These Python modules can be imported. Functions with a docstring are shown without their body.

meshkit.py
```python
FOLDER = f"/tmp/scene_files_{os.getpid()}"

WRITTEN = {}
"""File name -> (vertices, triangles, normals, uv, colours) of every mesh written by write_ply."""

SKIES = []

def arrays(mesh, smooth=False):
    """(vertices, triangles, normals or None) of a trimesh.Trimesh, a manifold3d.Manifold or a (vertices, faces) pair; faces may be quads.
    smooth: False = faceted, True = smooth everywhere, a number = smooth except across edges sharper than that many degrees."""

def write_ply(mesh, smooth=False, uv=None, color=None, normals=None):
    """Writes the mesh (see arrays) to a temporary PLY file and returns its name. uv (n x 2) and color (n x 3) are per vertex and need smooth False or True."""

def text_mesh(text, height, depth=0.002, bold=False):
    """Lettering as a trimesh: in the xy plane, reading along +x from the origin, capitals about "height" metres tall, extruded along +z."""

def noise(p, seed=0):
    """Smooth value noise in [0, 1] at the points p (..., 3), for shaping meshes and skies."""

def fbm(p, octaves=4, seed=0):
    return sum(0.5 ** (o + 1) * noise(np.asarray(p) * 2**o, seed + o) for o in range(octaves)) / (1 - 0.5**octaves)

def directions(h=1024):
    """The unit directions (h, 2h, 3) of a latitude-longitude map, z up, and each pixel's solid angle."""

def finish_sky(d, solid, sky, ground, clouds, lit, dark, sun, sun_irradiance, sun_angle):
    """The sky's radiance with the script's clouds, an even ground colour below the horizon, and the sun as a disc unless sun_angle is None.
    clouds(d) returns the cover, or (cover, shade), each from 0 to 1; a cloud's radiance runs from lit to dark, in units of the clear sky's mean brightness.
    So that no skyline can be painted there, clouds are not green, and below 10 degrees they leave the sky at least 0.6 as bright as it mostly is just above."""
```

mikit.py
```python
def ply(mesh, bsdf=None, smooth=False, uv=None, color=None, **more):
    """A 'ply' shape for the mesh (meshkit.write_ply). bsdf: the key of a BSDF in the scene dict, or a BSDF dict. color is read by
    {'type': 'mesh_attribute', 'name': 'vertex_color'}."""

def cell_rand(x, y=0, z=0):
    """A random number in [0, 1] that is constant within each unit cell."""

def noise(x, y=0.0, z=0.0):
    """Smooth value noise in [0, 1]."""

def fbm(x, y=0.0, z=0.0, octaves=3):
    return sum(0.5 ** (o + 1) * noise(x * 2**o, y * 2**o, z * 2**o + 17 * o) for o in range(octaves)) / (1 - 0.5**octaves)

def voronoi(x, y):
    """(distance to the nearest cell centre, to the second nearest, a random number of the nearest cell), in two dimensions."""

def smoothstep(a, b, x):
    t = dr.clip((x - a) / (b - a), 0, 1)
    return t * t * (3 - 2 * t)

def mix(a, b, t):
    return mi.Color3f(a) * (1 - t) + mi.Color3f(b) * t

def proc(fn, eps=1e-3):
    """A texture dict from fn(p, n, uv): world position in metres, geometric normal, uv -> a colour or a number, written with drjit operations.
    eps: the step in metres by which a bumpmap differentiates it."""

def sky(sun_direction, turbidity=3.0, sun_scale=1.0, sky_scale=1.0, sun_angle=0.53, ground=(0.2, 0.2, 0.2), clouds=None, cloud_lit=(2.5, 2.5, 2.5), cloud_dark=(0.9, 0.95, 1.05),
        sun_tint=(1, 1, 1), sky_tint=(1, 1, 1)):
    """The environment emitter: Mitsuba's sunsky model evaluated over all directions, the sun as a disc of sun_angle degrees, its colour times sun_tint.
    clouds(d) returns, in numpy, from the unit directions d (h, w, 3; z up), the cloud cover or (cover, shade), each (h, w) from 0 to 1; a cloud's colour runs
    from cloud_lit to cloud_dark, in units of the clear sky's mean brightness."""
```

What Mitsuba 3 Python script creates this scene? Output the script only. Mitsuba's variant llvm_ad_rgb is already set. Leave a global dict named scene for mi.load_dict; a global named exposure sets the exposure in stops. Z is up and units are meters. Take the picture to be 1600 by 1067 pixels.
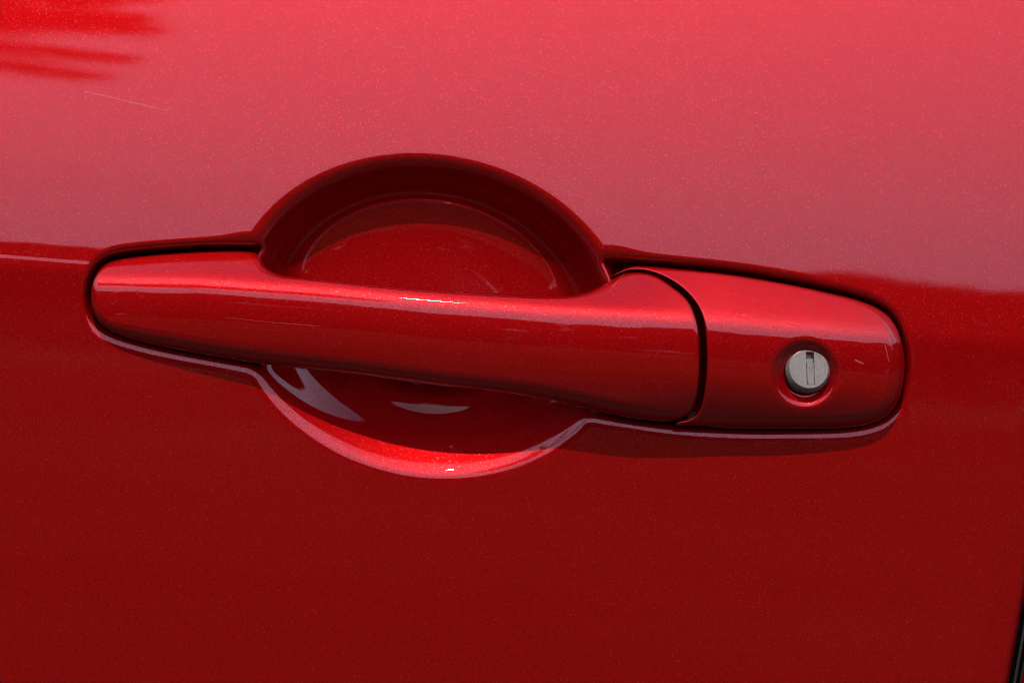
import math
import numpy as np
import trimesh
import mitsuba as mi
import drjit as dr
import mikit, meshkit
from mikit import proc, noise, fbm, voronoi, cell_rand, smoothstep, mix
from scipy.interpolate import PchipInterpolator, splprep, splev
from scipy.spatial import cKDTree, Delaunay
from shapely import Polygon, contains_xy, affinity

scene, labels = {}, {}
T = mi.ScalarTransform4f

# ------------------------------------------------------------------ camera, sky, exposure
DIST = 0.80                      # metres from the lens to the door plane
WIDTH = 0.300                    # metres of door across the frame
PITCH, ROLL = math.radians(10.0), math.radians(4.5)
C = np.array([0.0, 0.0, 0.95])
FWD = np.array([0, math.cos(PITCH), -math.sin(PITCH)])
UP0 = np.array([0, math.sin(PITCH), math.cos(PITCH)])
HOR = np.array([1.0, 0, 0])
RIGHT = math.cos(ROLL) * HOR + math.sin(ROLL) * UP0
UP = -math.sin(ROLL) * HOR + math.cos(ROLL) * UP0
EYE = C - DIST * FWD
scene['camera'] = {'type': 'perspective', 'fov': 2 * math.degrees(math.atan(WIDTH / 2 / DIST)), 'near_clip': 0.05, 'far_clip': 1000.0,
                   'to_world': T().look_at(origin=EYE.tolist(), target=C.tolist(), up=UP.tolist())}
def haze_cover(d):
    """A bright thin haze low over the horizon, thinning to blue overhead."""
    el = np.degrees(np.arcsin(np.clip(d[..., 2], -1, 1)))
    t = np.clip((el - 42) / 38, 0, 1)
    return np.clip((0.75 + 0.3 * meshkit.fbm(d * [2.2, 2.2, 5.0] + 3.0, 4, 2)) * (1 - t * t * (3 - 2 * t)), 0, 1)


SUN_EL, SUN_AZ = math.radians(62), math.radians(-13)
scene['sky_light'] = mikit.sky([math.sin(SUN_AZ) * math.cos(SUN_EL), -math.cos(SUN_AZ) * math.cos(SUN_EL), math.sin(SUN_EL)], turbidity=4.0,
                              clouds=haze_cover, cloud_lit=(3.4, 2.9, 4.0))
exposure = 2.2

# ------------------------------------------------------------------ door drawing: units of 1/1600 of WIDTH, u to the right, v down, o metres out of the door plane
S = WIDTH / 1600.0
MM = 1e-3


def at(u, v, o):
    u, v, o = np.broadcast_arrays(np.asarray(u, float), np.asarray(v, float), np.asarray(o, float))
    k = S * (DIST - o) / DIST
    return C + ((u - 800) * k)[..., None] * RIGHT - ((v - 533.5) * k)[..., None] * UP - o[..., None] * FWD


def sstep(a, b, x):
    t = np.clip((x - a) / (b - a), 0, 1)
    return t * t * (3 - 2 * t)


def smax(a, b, k):
    h = np.clip(0.5 + 0.5 * (a - b) / k, 0, 1)
    return b * (1 - h) + a * h + k * h * (1 - h)


def curve(points, n, closed=True, smooth=0.0):
    p = np.asarray(points, float)
    if closed:
        p = np.vstack([p, p[:1]])
    tck, _ = splprep(p.T, s=smooth, per=closed, k=3)
    dense = np.stack(splev(np.linspace(0, 1, 6 * n), tck), 1)
    L = np.r_[0, np.cumsum(np.linalg.norm(np.diff(dense, axis=0), axis=1))]
    t = np.linspace(0, L[-1], n + 1)[:-1] if closed else np.linspace(0, L[-1], n)
    return np.stack([np.interp(t, L, dense[:, k]) for k in (0, 1)], 1)


def signed(poly_pts, u, v):
    """Distance to the closed outline, positive outside, in drawing units."""
    q = np.stack([u.ravel(), v.ravel()], 1)
    tree = cKDTree(poly_pts)
    _, i = tree.query(q)
    best = np.full(len(q), 1e9)
    n = len(poly_pts)
    for a, b in ((i - 1, i), (i, (i + 1) % n)):
        A, B = poly_pts[a], poly_pts[b]
        AB = B - A
        t = np.clip(((q - A) * AB).sum(1) / np.maximum((AB ** 2).sum(1), 1e-12), 0, 1)
        best = np.minimum(best, np.linalg.norm(q - A - AB * t[:, None], axis=1))
    inside = contains_xy(Polygon(poly_pts), q[:, 0], q[:, 1])
    return np.where(inside, -best, best).reshape(u.shape)


# outline of the whole handle (grip and lock cover together) and the groove in the door round it
WHOLE = [(142, 468), (146, 437), (160, 416), (198, 402), (250, 396.5), (330, 391.5), (390, 391), (480, 393), (620, 400), (800, 408), (920, 412), (1000, 415), (1060, 420.5),
         (1100, 424.5), (1150, 430.5), (1200, 438.5), (1250, 448), (1300, 459), (1340, 469), (1366, 479), (1387, 492.5), (1401, 512), (1411, 545), (1413.5, 574), (1410, 605), (1401, 631), (1385, 650), (1362, 661),
         (1330, 667), (1250, 669.5), (1180, 669.5), (1120, 667.5), (1040, 661), (930, 641), (850, 623.5), (700, 604.5), (560, 586), (400, 567), (320, 554), (250, 540.5), (195, 526), (164, 512), (147, 493)]
whole = curve(WHOLE, 3600)
_t = np.linspace(0, 2 * np.pi, 400, endpoint=False)
_hollow = Polygon(np.stack([679 + 288 * np.cos(_t) + 23 * np.sin(_t), 489 + 233 * np.sin(_t)], 1))
_seat = affinity.translate(Polygon(whole).buffer(4.2, quad_segs=24), -1.5, -4.6).difference(_hollow)
grooves = []
for part in sorted(_seat.geoms, key=lambda q: -q.area)[:2]:
    part = part.buffer(-6, quad_segs=16).buffer(6, quad_segs=16).simplify(0.02)
    grooves.append(np.array(part.exterior.segmentize(0.6).coords)[:-1])

# --- door skin: height o (metres) of the pressed sheet
def crease_v(u):
    return 413 + 0.0785 * u


def edge_u(v):
    return 1575 + (1067 - v) * 0.18


_vp = np.arange(-2500, 1500, 1.0)
_tau = np.interp(_vp, [-2500, -900, -390, -200, -90, 0, 90, 400], [36, 29, 22.3, 18.4, 15.2, 12.5, 10.6, 9.0])
_tau = np.convolve(np.pad(_tau, 40, 'edge'), np.hanning(83)[1:-1] / np.hanning(83)[1:-1].sum(), 'valid')
_F = np.r_[0, np.cumsum(np.tan(np.radians(_tau[:-1] - 10)) * S)]        # o grows downward by tan(tilt)


def low_o(v):
    x = (v - 460) * S
    return np.tan(np.radians(-5.2)) * x - 0.09 * x * np.abs(x)


def base_o(u, v):
    vc = crease_v(u)
    line = 380 + 0.015 * u
    vp, vpc = v - line, vc - line
    up = low_o(vc) - np.interp(vpc, _vp, _F) + np.interp(vp, _vp, _F)
    k = 0.25 * MM
    o = -smax(-np.where(v < vc + 60, up, 1.0), -low_o(v), k)            # a soft convex crease
    w = v - vc
    return o + (0.008 + 0.03 * (1 - sstep(80, 500, u))) * MM * (sstep(-15, -10.5, w) - 1) * sstep(-40, -15, w)


BC, BR, LEAN = (672.0, 494.5), (313.0, 257.0), 0.10
_br = np.array([-60, 0, 1.0, 2.0, 3.0, 4.2, 6.0, 8.0, 10.0, 12.0, 14.0, 17, 21, 26, 34, 45, 60]) * MM
_bd = np.array([0, 0, 0.12, 0.50, 1.15, 2.25, 4.3, 6.6, 8.8, 10.6, 11.9, 13.1, 13.9, 14.5, 15.0, 15.2, 15.3]) * 0.93 * MM
_bl = PchipInterpolator(np.array([-60, 0, 1, 2, 3, 4.5, 6, 8, 14, 19, 21.5, 24, 27, 30, 35, 60]) * MM, np.array([0, 0, .10, .37, .83, 1.7, 2.64, 3.86, 7.45, 10.35, 11.85, 13.5, 15.3, 16.2, 16.5, 16.6]) * MM)
_bx = np.arange(-0.060, 0.060, 0.0001)
_by, _bz = (np.convolve(np.pad(q(_bx), 12, 'edge'), np.hanning(27)[1:-1] / np.hanning(27)[1:-1].sum(), 'valid') for q in (PchipInterpolator(_br, _bd), _bl))


def bowl_drop(u, v):
    rho = np.hypot((u - BC[0] - LEAN * (v - BC[1])) / BR[0], (v - BC[1]) / BR[1])
    low = sstep(-0.15, 0.75, (v - BC[1]) / BR[1])                          # the lower wall slopes more gently
    r = (1 - rho) * (0.4 * BR[0] + 0.6 * BR[1]) * S
    return np.interp(r, _bx, _by) * (1 - low) + np.interp(r, _bx, _bz) * low, r


_gd = np.arange(-0.012, 0.03, 0.00005)
_R = 2.2 * MM
_gy = np.where(_gd > _R, 0, _R - np.sqrt(np.maximum(_R ** 2 - (_R - np.clip(_gd, 0.03 * _R, _R)) ** 2, 0)))
_gy = np.where(_gd < 0.03 * _R, _gy[np.searchsorted(_gd, 0.03 * _R)] + (0.03 * _R - _gd) * 4.0, _gy)
_gy = np.minimum(_gy, 16 * MM)
_gy = np.convolve(np.pad(_gy, 8, 'edge'), np.hanning(19)[1:-1] / np.hanning(19)[1:-1].sum(), 'valid')


def skin_o(u, v):
    o = base_o(u, v)
    gd = np.full(u.shape, 0.03)
    near = (u > 60) & (u < 1500) & (v > 320) & (v < 760)
    gd[near] = np.minimum(*[signed(q, u[near], v[near]) for q in grooves]) * S
    wide = 1 + 0.8 * sstep(10, 50, v - 470 - 0.102 * (u - 142))            # the lower rim rolls in more gently, and so do the corners with the hollow
    for cu, cvv in ((392, 388), (952, 408), (408, 580), (930, 650)):
        wide = wide + (1.3 if cvv < 500 else 0.5) * np.exp(-((u - cu) ** 2 + (v - cvv) ** 2) / 38.0 ** 2)
    gd = np.where(gd > 0, gd / wide, gd)
    g = np.interp(gd, _gd, _gy)
    b, r = bowl_drop(u, v)
    o = o + (math.tan(math.radians(-0.6)) * (v - 494) * S - 4.4 * MM - o) * sstep(3 * MM, 17 * MM, r)           # the hollow's floor is flat, without the crease
    drop = (g ** 1.5 + b ** 1.5) ** (1 / 1.5)
    e = (edge_u(v) - u) * S
    o = o - drop - 0.35 * MM * (1 - sstep(0, 12 * MM, e)) - np.where(e < 2.5 * MM, 2.5 * MM - np.sqrt(np.maximum((2.5 * MM) ** 2 - (2.5 * MM - np.clip(e, 0.0, 2.5 * MM)) ** 2, 0)), 0)
    p = np.stack([u * S / 0.006, v * S / 0.006, 0 * u], -1)
    return o + 0.0016 * MM * meshkit.fbm(p, 2, 5)


def axis_steps(breaks):
    """Grid lines: [(start, stop, step), ...]."""
    out = []
    for a, b, s in breaks:
        out.append(np.linspace(a, b, max(2, int(round((b - a) / s)) + 1))[:-1])
    return np.concatenate(out + [[breaks[-1][1]]])


def grid_faces(n, m):
    i, j = np.meshgrid(np.arange(n - 1), np.arange(m - 1), indexing='ij')
    a = (i * m + j).ravel()
    b, c, d = a + 1, a + m + 1, a + m
    return np.vstack([np.stack([a, d, c], 1), np.stack([a, c, b], 1)])


def vertex_normals(P, F):
    n = np.zeros_like(P)
    fn = np.cross(P[F[:, 1]] - P[F[:, 0]], P[F[:, 2]] - P[F[:, 0]])
    for k in range(3):
        np.add.at(n, F[:, k], fn)
    return n / np.maximum(np.linalg.norm(n, axis=1, keepdims=True), 1e-30)


def sheet(P, F, N, keep, bsdf):
    """Part of a larger smooth sheet as a mesh of its own, with the sheet's shared normals."""
    f = F[keep]
    used, inv = np.unique(f, return_inverse=True)
    path = meshkit.write_ply((P[used], inv.reshape(-1, 3)), normals=N[used])
    return {'type': 'ply', 'filename': path, 'face_normals': False, 'bsdf': {'type': 'ref', 'id': bsdf}}


# ------------------------------------------------------------------ materials
BASE = np.array([0.165, 0.0016, 0.0026])
SCRATCH_AND_LINE = [((130, 145), (262, 176), 0.08, .5), ((1337, 563), (1349, 569), 0.30, 0.5), ((1384, 540), (1390, 566), .22, .25), ((1391, 530), (1396, 549), .2, .25), ((352, 497), (424, 504), .08, .3), ((424, 504), (500, 509), .10, .4), ((983, 431), (957, 452), .09, .35), ((840, 205), (905, 212), 0.07, .25), ((590, 70), (640, 80), 0.06, .25)]  # scratch and smudge marks, and thin pale lines along the grip
_sc = [(at(a[0], a[1], 0.008 * (a[1] > 400)), at(b[0], b[1], 0.008 * (a[1] > 400)), w * MM, s) for a, b, w, s in SCRATCH_AND_LINE]


def scratches_and_lines(p):
    total = mi.Float(0)
    for A, B, w, s in _sc:
        ax, az, bx, bz = float(A[0]), float(A[2]), float(B[0]), float(B[2])
        dx, dz = bx - ax, bz - az
        t = dr.clip(((p.x - ax) * dx + (p.z - az) * dz) / (dx * dx + dz * dz), 0, 1)
        d = dr.sqrt(dr.square(p.x - ax - dx * t) + dr.square(p.z - az - dz * t))
        total = dr.maximum(total, (1 - smoothstep(w * 0.4, w, d)) * s)
    return total


def flake(p):
    x, z = p.x + 0.35 * p.y, p.z + 0.6 * p.y
    d1, _, r1 = voronoi(x / 0.00042, z / 0.00042)
    d2, _, r2 = voronoi(x / 0.00085 + 31.3, z / 0.00085 + 7.7)
    fine = 0.965 + 0.07 * r1
    big = smoothstep(0.93, 1.0, r2) * (1 - smoothstep(0.15, 0.30, d2))
    mid = smoothstep(0.86, 0.99, r1) * (1 - smoothstep(0.25, 0.5, d1))
    return fine - 0.4 * mid, big, mid


def metal_color(p, n, uv):
    f, big, mid = flake(p)
    s = scratches_and_lines(p)
    return mix(mi.Color3f(*[float(c) for c in BASE * 1.9]) * f + mi.Color3f(0.30, 0.03, 0.03) * big + mi.Color3f(0.24, 0.034, 0.042) * mid, mi.Color3f(1.0, .6, .6), s * 0.6)


def flake_alpha(p, n, uv):
    f, big, mid = flake(p)
    return 0.35 - 0.21 * mid - 0.03 * f


scene['paint'] = {'type': 'twosided', 'bsdf': {'type': 'blendbsdf', 'weight': 0.5,
                  'a': {'type': 'roughplastic', 'distribution': 'beckmann', 'alpha': 0.0028, 'int_ior': 1.5, 'nonlinear': False,
                        'diffuse_reflectance': {'type': 'rgb', 'value': [0.108, 0.0001, 0.0001]}, 'specular_reflectance': proc(lambda p, n, uv: mi.Color3f(2.0))},
                  'b': {'type': 'roughconductor', 'distribution': 'ggx', 'material': 'none', 'alpha': proc(flake_alpha), 'specular_reflectance': proc(metal_color)}}}


def lock_metal(p, n, uv):
    g = fbm(p.x / 0.0006, p.y / 0.0006, p.z / 0.0006)
    return mi.Color3f(.098, .098, .096) * (0.8 + 0.4 * g)


scene['zinc'] = {'type': 'twosided', 'bsdf': {'type': 'principled', 'base_color': proc(lock_metal), 'metallic': 0.25, 'roughness': 0.42}}
scene['rubber'] = {'type': 'twosided', 'bsdf': {'type': 'principled', 'base_color': {'type': 'rgb', 'value': [.012, .011, .011]}, 'roughness': 0.5}}
scene['asphalt'] = {'type': 'twosided', 'bsdf': {'type': 'diffuse', 'reflectance': proc(lambda p, n, uv: mi.Color3f(.032, .028, .026) * (0.7 + 0.6 * fbm(p.x * 1.5, p.y * 1.5) * (0.6 + 0.8 * noise(p.x * 40, p.y * 40))))}}
scene['pale_strip'] = {'type': 'twosided', 'bsdf': {'type': 'diffuse', 'reflectance': proc(lambda p, n, uv: mi.Color3f(.13, .10, .08) * (0.6 + 0.8 * fbm(p.x * 3, p.y * 3)))}}
scene['leaves'] = {'type': 'twosided', 'bsdf': {'type': 'diffuse', 'reflectance': proc(lambda p, n, uv: mi.Color3f(.035, .06, .02) * (0.6 + 0.8 * noise(p.x * 2, p.y * 2, p.z * 2)))}}
scene['bark'] = {'type': 'twosided', 'bsdf': {'type': 'diffuse', 'reflectance': proc(lambda p, n, uv: mi.Color3f(.10, .075, .055) * (0.5 + fbm(p.x * 12, p.y * 12, p.z * 3)))}}

# ------------------------------------------------------------------ setting
g = 400.0
scene['dirt'] = {'type': 'twosided', 'bsdf': {'type': 'diffuse', 'reflectance': proc(lambda p, n, uv: mi.Color3f(.050, .026, .015) * (0.6 + 0.8 * fbm(p.x * 0.9, p.y * 0.9)))}}
scene['dirt_lot'] = mikit.ply((np.array([[-g, -g, .004], [g, -g, .004], [g, -2.6, .004], [-g, -2.6, .004]]), np.array([[0, 1, 2, 3]])), 'dirt')
labels['dirt_lot'] = {'label': 'brown bare lot beyond the asphalt, mirrored in the grip', 'category': 'ground', 'kind': 'structure'}
scene['ground'] = mikit.ply((np.array([[-g, -g, 0], [g, -g, 0], [g, g, 0], [-g, g, 0]]), np.array([[0, 1, 2, 3]])), 'asphalt')
labels['ground'] = {'label': 'sunlit brown asphalt ground reflected in the lower door paint', 'category': 'ground', 'kind': 'structure'}

# ------------------------------------------------------------------ door skin and hand recess: one smooth sheet, two parts
vs = axis_steps([(-1100, -400, 60), (-400, -20, 10), (-20, 226, 3), (226, 345, 1.7), (345, 700, 1.25), (700, 770, 1.7), (770, 1085, 4), (1085, 3000, 50)])
us = axis_steps([(-4600, -500, 80), (-500, -20, 12), (-20, 95, 3), (95, 1450, 1.3), (1450, 1560, 3), (1560, 1600, 1.0)])
A, V = np.meshgrid(us, vs, indexing='ij')
U = np.where(A > 1450, 1450 + (A - 1450) / 150.0 * (edge_u(V) - 1450), A)
O = skin_o(U, V)
P = at(U, V, O)
fl = at(edge_u(vs) , vs, O[-1] - 0.022)                                # the folded edge along the shut line
P = np.concatenate([P, fl[None]], 0)
n, m = P.shape[:2]
P, F = P.reshape(-1, 3), grid_faces(n, m)
N = vertex_normals(P, F)
if np.dot(N[(n // 2) * m + m // 2], FWD) > 0:
    F, N = F[:, ::-1], -N
RHO = np.concatenate([np.hypot((U - BC[0] - LEAN * (V - BC[1])) / (BR[0] + 2), (V - BC[1]) / (BR[1] + 2)), np.full((1, m), 9.0)], 0).ravel()
inside = RHO[F].mean(1) < 1
scene['car_door__skin_panel'] = sheet(P, F, N, ~inside, 'paint')
scene['car_door__hand_recess'] = sheet(P, F, N, inside, 'paint')
labels['car_door'] = {'label': 'glossy red metallic car door with pull handle, round hand recess and key lock', 'category': 'car door'}
labels['car_door__hand_recess'] = {'label': 'round pressed hollow in the red door behind the grip'}

# ------------------------------------------------------------------ handle front surface: shared by grip and lock cover
_ru = [120, 165, 200, 300, 352, 438, 500, 600, 672, 800, 860, 939, 1060, 1106, 1209, 1330, 1420]
_rv = [437, 438, 438.5, 440, 443, 449.5, 454, 463, 469.5, 479, 483.5, 487.5, 494, 496.5, 505, 514, 521]
ridge_v = PchipInterpolator(_ru, _rv)
ridge_o = PchipInterpolator([120, 145, 170, 200, 250, 300, 438, 672, 900, 1090, 1200, 1280, 1340, 1380, 1420], np.array([2.2, 2.9, 3.5, 4.1, 4.9, 5.6, 7.2, 10.0, 11.3, 10.6, 9.4, 8.1, 6.8, 5.6, 3.8]) * MM)
_rg = np.arange(60, 1500, 2.0)
_ro = np.convolve(np.pad(ridge_o(np.clip(_rg, 120, 1420)), 30, 'reflect', reflect_type='odd'), np.hanning(63)[1:-1] / np.hanning(63)[1:-1].sum(), 'valid')
_s = np.arange(-140, 260, 0.5)


def _profile(tilts):
    t = PchipInterpolator(*zip(*tilts), extrapolate=True)(np.clip(_s, tilts[0][0], tilts[-1][0]))
    t = np.convolve(np.pad(t, 6, 'edge'), np.hanning(15)[1:-1] / np.hanning(15)[1:-1].sum(), 'valid')
    o = np.r_[0, np.cumsum(np.tan(np.radians(t[:-1] - 10)) * 0.5 * S)]
    return o - np.interp(0, _s, o)


_grip = _profile([(-60, 59), (-25, 57), (-10, 51.5), (0, 35.5), (9, 22), (18, 13), (40, 8), (62, 4), (95, -2), (122, -9), (148, -18), (180, -26)])
_cover = _profile([(-80, 52), (-45, 48), (-18, 45), (0, 34.5), (9, 22), (18, 12.5), (50, 6), (85, 1), (110, -9), (136, -21), (170, -34)])


def front_o(u, v):
    s = v - ridge_v(u)
    w = sstep(940, 1160, u)
    return np.interp(u, _rg, _ro) + np.interp(s, _s, _grip) * (1 - w) + np.interp(s, _s, _cover) * w


LOCK = (1257.5, 584.0)


def lock_drop(u, v):
    r = np.hypot(u - LOCK[0], v - LOCK[1]) * S / MM
    x = np.array([0, 5.3, 6.1, 6.8, 7.4, 8.0, 8.7, 9.4, 10.2, 11.2, 99])
    y = np.array([9.0, 8.5, 3.0, 2.6, 2.15, 1.65, 1.0, 0.45, 0.1, 0, 0])
    return PchipInterpolator(x, y)(np.minimum(r, 99)) * MM


def pad(outline, radius, back, n, step, drop=None, extra=None):
    """A solid whose front follows front_o inside the outline, with its rim rounded by radius (per outline point) and walls going back to back(u, v)."""
    o = np.asarray(outline, float)
    b = curve(o, n)
    rad = np.interp(np.arange(n) / n, np.arange(len(o) + 1) / len(o), np.r_[radius, radius[0]])
    # radii follow the outline's own points
    key = cKDTree(o).query(b)[1]
    tree = cKDTree(b)
    Lo = np.r_[0, np.cumsum(np.linalg.norm(np.diff(np.vstack([o, o[:1]]), axis=0), axis=1))]
    pos = np.array([np.linalg.norm(b - q, axis=1).argmin() for q in o])
    order = np.argsort(pos)
    rad = np.interp(np.arange(n), np.r_[pos[order] - n, pos[order], pos[order] + n], np.tile(np.asarray(radius, float)[order], 3))
    for _ in range(30):
        rad = (np.roll(rad, 1) + rad + np.roll(rad, -1)) / 3
    poly = Polygon(b)
    sgn = 1 if poly.exterior.is_ccw else -1
    tan = np.roll(b, -1, 0) - np.roll(b, 1, 0)
    tan /= np.linalg.norm(tan, axis=1, keepdims=True)
    inn = np.stack([-tan[:, 1], tan[:, 0]], 1) * sgn
    rings = [b]
    taken = 0
    for f in (0.004, 0.03, 0.08, 0.16, 0.27, 0.4, 0.55, 0.75, 1.0):
        q = b + inn * (f * rad)[:, None] / S
        ok = contains_xy(poly, q[:, 0], q[:, 1])
        d, i = tree.query(q)
        ok &= d > 0.93 * f * rad / S
        rings.append(q[ok])
    x0, y0, x1, y1 = poly.bounds
    gx, gy = np.meshgrid(np.arange(x0, x1, step), np.arange(y0, y1, step), indexing='ij')
    gx = gx.copy()
    gx[:, ::2] += step / 2
    q = np.stack([gx.ravel(), gy.ravel()], 1)
    q = q[contains_xy(poly, q[:, 0], q[:, 1])]
    d, i = tree.query(q)
    q = q[d > rad[i] / S + 0.6 * step]
    pts = np.vstack(rings + ([q] if extra is None else [q, extra]))
    _, first = np.unique(np.round(pts, 3), axis=0, return_index=True)
    keep = np.zeros(len(pts), bool)
    keep[first] = True
    keep[:n] = True
    pts = pts[keep]
    tri = Delaunay(pts).simplices
    cen = pts[tri].mean(1)
    tri = tri[contains_xy(poly, cen[:, 0], cen[:, 1])]
    u, v = pts[:, 0], pts[:, 1]
    d = -signed(b, u, v) * S
    d[:n] = 0
    d = np.maximum(d, 0)
    dd, i = tree.query(pts, k=4)
    wt = 1 / (dd + 1e-3)
    r = (rad[i] * wt).sum(1) / wt.sum(1)
    x = np.clip(d / r, 0, 1)
    h = front_o(u, v) - r * (1 - np.sqrt(np.maximum(1 - (1 - x) ** 2, 0)))
    if drop is not None:
        h = h - drop(u, v)
    # orient
    a2 = pts[tri]
    e1, e2 = a2[:, 1] - a2[:, 0], a2[:, 2] - a2[:, 0]
    area = e1[:, 0] * e2[:, 1] - e1[:, 1] * e2[:, 0]
    tri = np.where((area > 0)[:, None], tri[:, ::-1], tri)
    top = at(u, v, h)
    N0 = len(pts)
    verts, faces = [top], [tri]
    hb = np.minimum(back(b[:, 0], b[:, 1]), h[:n] - 0.6 * MM)
    levels = [0.35, 1.0]
    prev = np.arange(n)
    base = N0
    for f in levels:
        ring = at(b[:, 0], b[:, 1], h[:n] + (hb - h[:n]) * f)
        verts.append(ring)
        cur = base + np.arange(n)
        base += n
        p2, c2 = np.roll(prev, -1), np.roll(cur, -1)
        quad = np.vstack([np.stack([prev, p2, c2], 1), np.stack([prev, c2, cur], 1)])
        faces.append(quad if sgn > 0 else quad[:, ::-1])
        prev = cur
    P = np.vstack(verts)
    F = np.vstack(faces)
    # back face: the same triangulation, its rim shared with the last ring
    hbk = np.minimum(back(u, v), h - 0.6 * MM)
    hbk[:n] = hb
    B = at(u, v, hbk)
    idx = np.arange(N0) + len(P)
    P = np.vstack([P, B])
    F = np.vstack([F, idx[tri][:, ::-1]])
    Nn = vertex_normals(P, F)
    # the front rim keeps the slope of the wall, so rounding runs on into it
    if np.dot(Nn[N0 // 2 if N0 // 2 > n else n + 5], FWD) > 0:
        F, Nn = F[:, ::-1], -Nn
    return P, F, Nn


GRIP = [(142, 468, 1.8), (146, 438, 1.4), (160, 417, 1.0), (198, 403, 0.8), (250, 397, 0.7), (330, 392, 0.7), (378, 391.5, 0.9), (397, 394.5, 1.6), (407, 402, 2.2), (411, 412, 2.4), (419, 421, 2.2), (436, 429, 1.6), (466, 434, 1.0), (530, 441.5, 0.7),
        (600, 449, 0.7), (700, 457, 0.7), (800, 463, 0.7), (868, 464.5, 0.9), (905, 460.5, 1.4), (930, 452, 2.0), (948, 442, 2.2), (964, 433, 1.6), (983, 427, 0.9), (1002, 426.5, 0.7), (1026, 433, 0.8), (1052, 450, 0.9), (1072, 467, 0.9), (1085.5, 492, 1.0), (1092, 520, 1.1),
        (1093.5, 557, 1.1), (1092, 597, 1.2), (1088, 623, 1.5), (1080, 642.5, 1.9), (1063, 654.5, 2.4), (1026, 657.5, 3.2), (990, 653.5, 3.4), (930, 641, 3.6), (850, 623.5, 3.6), (700, 604.5, 3.6), (560, 586, 3.8), (400, 567, 3.9), (320, 554, 3.8), (250, 540.5, 3.5), (195, 526, 2.9), (164, 511, 2.4), (147, 491, 2.0)]
gr = np.array(GRIP)
gr[gr[:, 2] > 2.45, 2] *= 1.25
thin = lambda u: sstep(400, 440, u) * (1 - sstep(900, 960, u))


def grip_back(u, v):
    t = thin(u)
    return -5 * MM * (1 - t) + (ridge_o(u) - 9.5 * MM) * t


P, F, N = pad(gr[:, :2], gr[:, 2] * MM, grip_back, 3600, 1.9)
scene['car_door__pull_handle'] = sheet(P, F, N, np.ones(len(F), bool), 'paint')
labels['car_door__pull_handle'] = {'label': 'red bar grip bridging the round hollow'}

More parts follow.
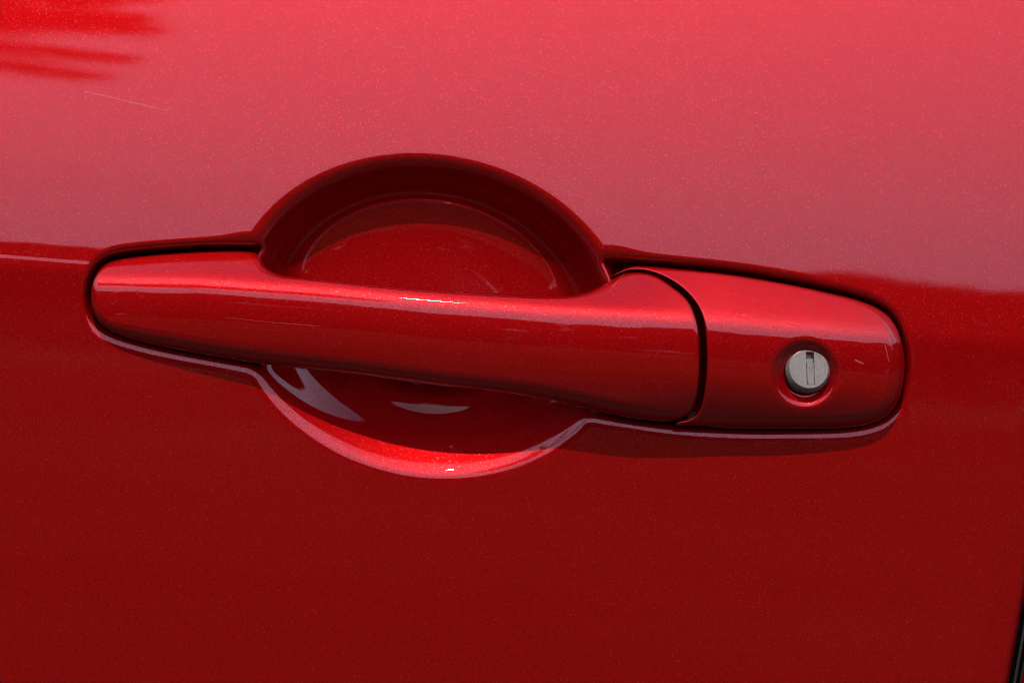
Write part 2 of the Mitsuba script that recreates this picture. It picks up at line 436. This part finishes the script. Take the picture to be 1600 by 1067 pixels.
COVER = [(957, 431, 0.4), (974, 421.5, 0.5), (991, 416.3, 0.7), (1010, 416.5, 0.8), (1060, 420.7, 0.9), (1100, 424.7, 0.9), (1150, 430.7, 0.9), (1200, 438.7, 0.9), (1250, 448, 1.0), (1300, 459, 1.1), (1340, 469, 1.4), (1366, 479, 1.9), (1387, 492.5, 2.6), (1401, 512, 3.4), (1411, 545, 4.2),
         (1413.5, 574, 4.4), (1410, 605, 4.4), (1401, 631, 4.3), (1385, 650, 4.2), (1362, 661, 4.0), (1330, 667, 3.8), (1250, 669.5, 3.5), (1180, 669.5, 3.3), (1120, 667.5, 3.0), (1072, 664.5, 1.6), (1056, 662.5, 0.8), (1058, 661, 0.6), (1073, 656.5, 0.8), (1089, 647, 1.0), (1098.5, 623, 0.9), (1102.5, 597, 0.8),
         (1104.5, 557, 0.7), (1102.4, 518, 0.7), (1096, 488, 0.7), (1079, 462, 0.8), (1052, 439.5, 0.7), (1026, 426.8, 0.6), (1004, 421.2, 0.5), (988, 420.8, 0.45), (972, 425, 0.4)]
cv = np.array(COVER)
ang = np.linspace(0, 2 * np.pi, 260, endpoint=False)
rr = np.arange(5.6, 12.0, 0.22)
extra = np.concatenate([np.stack([LOCK[0] + r * MM / S * np.cos(ang + .01 * k), LOCK[1] + r * MM / S * np.sin(ang + .01 * k)], 1) for k, r in enumerate(rr)])
P, F, N = pad(cv[:, :2], cv[:, 2] * MM, lambda u, v: -6 * MM + 0 * u, 3000, 1.9, lock_drop, extra)
scene['car_door__lock_cover'] = sheet(P, F, N, np.ones(len(F), bool), 'paint')
labels['car_door__lock_cover'] = {'label': 'rounded red cap with the key lock behind the grip'}

# ------------------------------------------------------------------ lock cylinder with its key slot
lo = front_o(np.array(LOCK[0]), np.array(LOCK[1]))
ax = 0.10 * RIGHT + 0.19 * UP - FWD
ax /= np.linalg.norm(ax)
xr = np.cross(UP, ax); xr /= np.linalg.norm(xr)
yr = np.cross(ax, xr)
face_c = at(1264.0, 576.0, lo - 1.0 * MM)
prof = np.array([[0, -12], [6.6, -12], [6.6, -1.6], [6.5, -1.3], [6.0, -0.42], [5.9, -0.28], [5.8, -0.1], [5.6, 0.0], [0, 0]])      # millimetres
cyl = trimesh.creation.revolve(prof, sections=96)
import manifold3d as m3


def man(t):
    return m3.Manifold(m3.Mesh(np.asarray(t.vertices, np.float32), np.asarray(t.faces, np.uint32)))


def unman(x):
    q = x.to_mesh()
    return trimesh.Trimesh(q.vert_properties[:, :3], q.tri_verts, process=False)


def block(x, y, z, cx, cy, cz):
    b = trimesh.creation.box(extents=[x, y, z])
    b.apply_translation([cx, cy, cz])
    return b


slot = block(2.4, 9.7, 7.0, 0.45, 0.15, 0)
groove_ring = trimesh.creation.annulus(4.75, 4.95, 0.3)
body = unman(man(cyl) - man(slot) - man(groove_ring))
shutter = trimesh.util.concatenate([block(2.04, 6.7, 1.6, 0.66, -1.4, -1.7), block(2.04, 2.7, 1.2, 0.66, 3.4, -2.6), block(1.8, 0.9, .6, 0.66, -4.1, -0.72)])
M4 = np.eye(4)
M4[:3, 0], M4[:3, 1], M4[:3, 2], M4[:3, 3] = xr * MM, yr * MM, ax * MM, face_c
for q in (body, shutter):
    q.apply_transform(M4)
scene['car_door__lock_cover__lock_cylinder'] = mikit.ply(body, 'zinc', smooth=25)
scene['car_door__lock_cover__key_slot'] = mikit.ply(shutter, 'zinc')
labels['car_door__lock_cover__lock_cylinder'] = {'label': 'grey metal lock cylinder with an upright key slot'}

# ------------------------------------------------------------------ the neighbouring body panel past the shut line, with a seal lip and an added dark backing in the gap
vv = axis_steps([(-1100, -20, 60), (-20, 1085, 8), (1085, 3000, 50)])
ee = np.array([0, .15, .4, .8, 1.3, 1.9, 2.5, 6, 20, 60, 160, 400]) * MM
E, V2 = np.meshgrid(ee, vv, indexing='ij')
U2 = edge_u(V2) + 20.5 + E / S
O2 = low_o(np.maximum(V2, 440)) - (2.5 * MM - np.sqrt(np.maximum((2.5 * MM) ** 2 - (2.5 * MM - np.clip(E, 0, 2.5 * MM)) ** 2, 0)))
P2 = np.concatenate([at(U2[0], V2[0], O2[0] - 0.022)[None], at(U2, V2, O2)], 0)
n2, m2 = P2.shape[:2]
P2, F2 = P2.reshape(-1, 3), grid_faces(n2, m2)
N2 = vertex_normals(P2, F2)
if np.dot(N2[-m2 // 2], FWD) > 0:
    F2, N2 = F2[:, ::-1], -N2
scene['rear_body_panel'] = sheet(P2, F2, N2, np.ones(len(F2), bool), 'paint')
labels['rear_body_panel'] = {'label': 'sliver of red car body past the shut line in the bottom right corner', 'category': 'car panel'}


def strip(off, w, o, h):
    u0 = edge_u(vv) + off
    rows = np.stack([at(u0, vv, o - h), at(u0, vv, o), at(u0 + w, vv, o), at(u0 + w, vv, o - h)], 0)
    return (rows.reshape(-1, 3), grid_faces(4, len(vv)))


base_gap = np.interp(vv, vv, low_o(np.maximum(vv, 440)))
scene['rear_body_panel__gap_backing'] = mikit.ply(strip(-30, 90, base_gap - 0.020, 0.004), 'rubber')  # dark sheet added behind the gap so no light leaks through
scene['rear_body_panel__seal_lip'] = mikit.ply(strip(8, 4, base_gap - 0.009, 0.012), 'rubber')

# ------------------------------------------------------------------ trees across the road, seen in the paint
rng = np.random.default_rng(4)


def tree_meshes(h, spread, seed):
    r = np.random.default_rng(seed)
    trunk = trimesh.creation.cone(0.30, h * 0.75, sections=10)
    limbs = [trunk]
    n_c = 80
    cs = []
    for k in range(n_c):
        a, t = r.uniform(0, 2 * np.pi), r.uniform(0.10, 0.95)
        rad = spread * math.sqrt(max(0, 1 - ((t - 0.5) / 0.55) ** 2)) * r.uniform(.5, 1)
        cs.append([rad * math.cos(a), rad * math.sin(a), h * t])
    cs = np.array(cs)
    per = 200
    c = np.repeat(cs, per, 0)
    d = r.normal(size=c.shape)
    d /= np.linalg.norm(d, axis=1, keepdims=True)
    c = c + d * (1.25 * r.uniform(0.3, 1, (len(c), 1)) ** 0.5)
    c[:, 2] = np.clip(c[:, 2], 0.25, h + 0.2 * r.normal(size=len(c)))
    a, b = r.normal(size=c.shape), r.normal(size=c.shape)
    a /= np.linalg.norm(a, axis=1, keepdims=True)
    b = np.cross(a, b)
    b /= np.linalg.norm(b, axis=1, keepdims=True)
    s = r.uniform(.2, .42, (len(c), 1))
    v = np.stack([c - a * s, c - b * s * .5, c + a * s, c + b * s * .5], 1).reshape(-1, 3)
    f = np.arange(len(v)).reshape(-1, 4)
    for q in cs[::3]:
        limbs.append(trimesh.creation.cylinder(0.05, segment=[[0, 0, q[2] * 0.55], q], sections=6))
    return trimesh.util.concatenate(limbs), (v, f)


variants = []
for k in range(3):
    tr, cr = tree_meshes(11.6, 4.4, 10 + k)
    variants.append((mikit.ply(tr, 'bark', smooth=40), mikit.ply(cr, 'leaves')))
for k, az in enumerate(np.arange(-116, 117, 8.0)):
    key = 'street_tree' + (f'_{k:03d}' if k else '')
    t, c = variants[k % 3]
    s = 1 + rng.uniform(-.05, .05)
    m = T().translate([float(41 * math.sin(math.radians(az)) + rng.uniform(-1, 1)), float(-41 * math.cos(math.radians(az)) + rng.uniform(-1, 1)), 0]).rotate([0, 0, 1], float(rng.uniform(0, 360))).scale(float(s))
    scene[key + '__trunk'] = {**t, 'to_world': m}
    scene[key + '__crown'] = {**c, 'to_world': m}
    labels[key] = {'label': 'dark leafy tree of the row mirrored as a band in the red paint', 'category': 'tree', 'group': 'row of trees mirrored in the paint'}

sx = np.linspace(0, 1, 120)
sm = np.stack([-3.0 + 10.0 * sx, -10.5 - 26.0 * sx + 0.3 * np.sin(11 * sx)], 1)
sw = 0.0009 * sm[:, 1] ** 2 * (0.25 + 1.5 * meshkit.fbm(np.stack([sx * 22, 0 * sx, 0 * sx], 1), 3, 3) ** 1.5)
sl = [np.stack([sm[:, 0], sm[:, 1] + k * sw, 0 * sx + 0.016], 1) for k in (-1, 1)]
scene['road_seam'] = mikit.ply((np.vstack(sl), grid_faces(2, 120)), 'rubber')
labels['road_seam'] = {'label': 'ragged dark seam across the lot, mirrored as a faint line low on the door', 'category': 'road', 'kind': 'structure'}
# leaf wall added to hide sky below the crowns, pale strip for its mirrored line
hr = np.random.default_rng(21)
nh = 42000
ha = np.radians(hr.uniform(-118, 118, nh))
hd = 39.0 + hr.normal(0, .45, nh)
hc = np.stack([hd * np.sin(ha), -hd * np.cos(ha), hr.uniform(0.05, 1, nh) ** 0.8 * 4.6], 1)
a_ = hr.normal(size=hc.shape); a_ /= np.linalg.norm(a_, axis=1, keepdims=True)
b_ = np.cross(a_, hr.normal(size=hc.shape)); b_ /= np.linalg.norm(b_, axis=1, keepdims=True)
hs = hr.uniform(.12, .28, (nh, 1))
hv = np.stack([hc - a_ * hs, hc - b_ * hs * .6, hc + a_ * hs, hc + b_ * hs * .6], 1).reshape(-1, 3)
scene['filler_hedge'] = mikit.ply((hv, np.arange(len(hv)).reshape(-1, 4)), 'leaves')
labels['filler_hedge'] = {'label': 'unseen leaf wall added under the row of trees to close sky gaps mirrored in the paint', 'category': 'filler_hedge', 'kind': 'stuff'}
pa = np.radians(np.linspace(-118, 118, 60))
ring = [np.stack([r * np.sin(pa), -r * np.cos(pa), 0 * pa + 0.008], 1) for r in (29.0, 37.5)]
scene['path'] = mikit.ply((np.vstack(ring), grid_faces(2, 60)[:, ::-1]), 'pale_strip')  # added ground strip, pale for the line it mirrors in the grip
labels['path'] = {'label': 'pale strip added before the leaf wall, there to mirror as a thin line along the grip', 'category': 'path', 'kind': 'structure'}

# ------------------------------------------------------------------ a palm over the left side, its frond tips mirrored in the top left corner
crown_at = np.array([-3.6, -6.3, 6.12])
fr = np.random.default_rng(8)


def frond(length, droop):
    t = np.linspace(0, 1, 44)
    spine = np.stack([t * length, 0 * t, length * (0.10 * t - droop * t ** 2)], 1)
    v, f = [], []
    for k in range(3, 44):
        for side in (-1, 1):
            ln = 0.62 * math.sin(math.pi * min(1, 0.12 + 0.86 * t[k])) ** 0.7 * fr.uniform(.85, 1.1)
            d = np.array([0.75, side * 0.62, -0.22 + fr.uniform(-.1, .1)])
            d /= np.linalg.norm(d)
            w = np.array([0.02, 0, 0.008])
            a, b = spine[k], spine[k] + d * ln
            q = len(v)
            v += [a - w, a + w, (a + b) / 2 + w * 0.9, b, (a + b) / 2 - w * 0.9]
            f += [[q, q + 1, q + 2], [q, q + 2, q + 4], [q + 4, q + 2, q + 3]]
    q = len(v)
    for k in range(44):
        r = 0.02 * (1 - 0.8 * t[k])
        v += [spine[k] + [0, -r, 0], spine[k] + [0, r, 0], spine[k] + [0, 0, -1.5 * r]]
    for k in range(43):
        for c in range(3):
            a, b = q + 3 * k + c, q + 3 * k + (c + 1) % 3
            f += [[a, b, b + 3], [a, b + 3, a + 3]]
    return np.array(v), np.array(f)


fronds = [mikit.ply(frond(2.3, d), 'leaves') for d in (0.10, 0.22, 0.4)]
tr = trimesh.creation.revolve(np.array([[0, 0], [.26, 0], [.2, .6], [.16, 3], [.14, 7.6], [.2, 7.9], [0, 8.05]]), sections=16)
scene['palm_tree__trunk'] = mikit.ply(tr, 'bark', smooth=40)
scene['palm_tree__trunk']['to_world'] = T().translate([float(crown_at[0]), float(crown_at[1]), 0])
k = 0
for yaw, lift, kind in [(8, 2, 0), (10, 14, 0), (-6, -10, 0), (40, 30, 1), (75, 5, 1), (110, 35, 1), (150, 10, 1), (190, 30, 2), (225, 5, 1), (260, 35, 1), (300, 10, 1), (330, 40, 1), (25, -25, 2), (-35, -20, 2), (3, 7, 0), (14, -5, 0), (-2, 20, 1), (18, 8, 0), (-12, 5, 0), (6, -4, 0), (-18, 12, 0), (28, 2, 0), (22, 17, 0), (-26, -4, 0)]:
    key = 'palm_tree__frond' + (f'_{k:03d}' if k else '')
    k += 1
    scene[key] = {**fronds[kind], 'to_world': T().translate([float(x) for x in crown_at]).rotate([0, 0, 1], yaw).rotate([0, 1, 0], -lift)}
labels['palm_tree'] = {'label': 'palm whose frond tips are mirrored as red streaks in the top left corner', 'category': 'palm tree'}
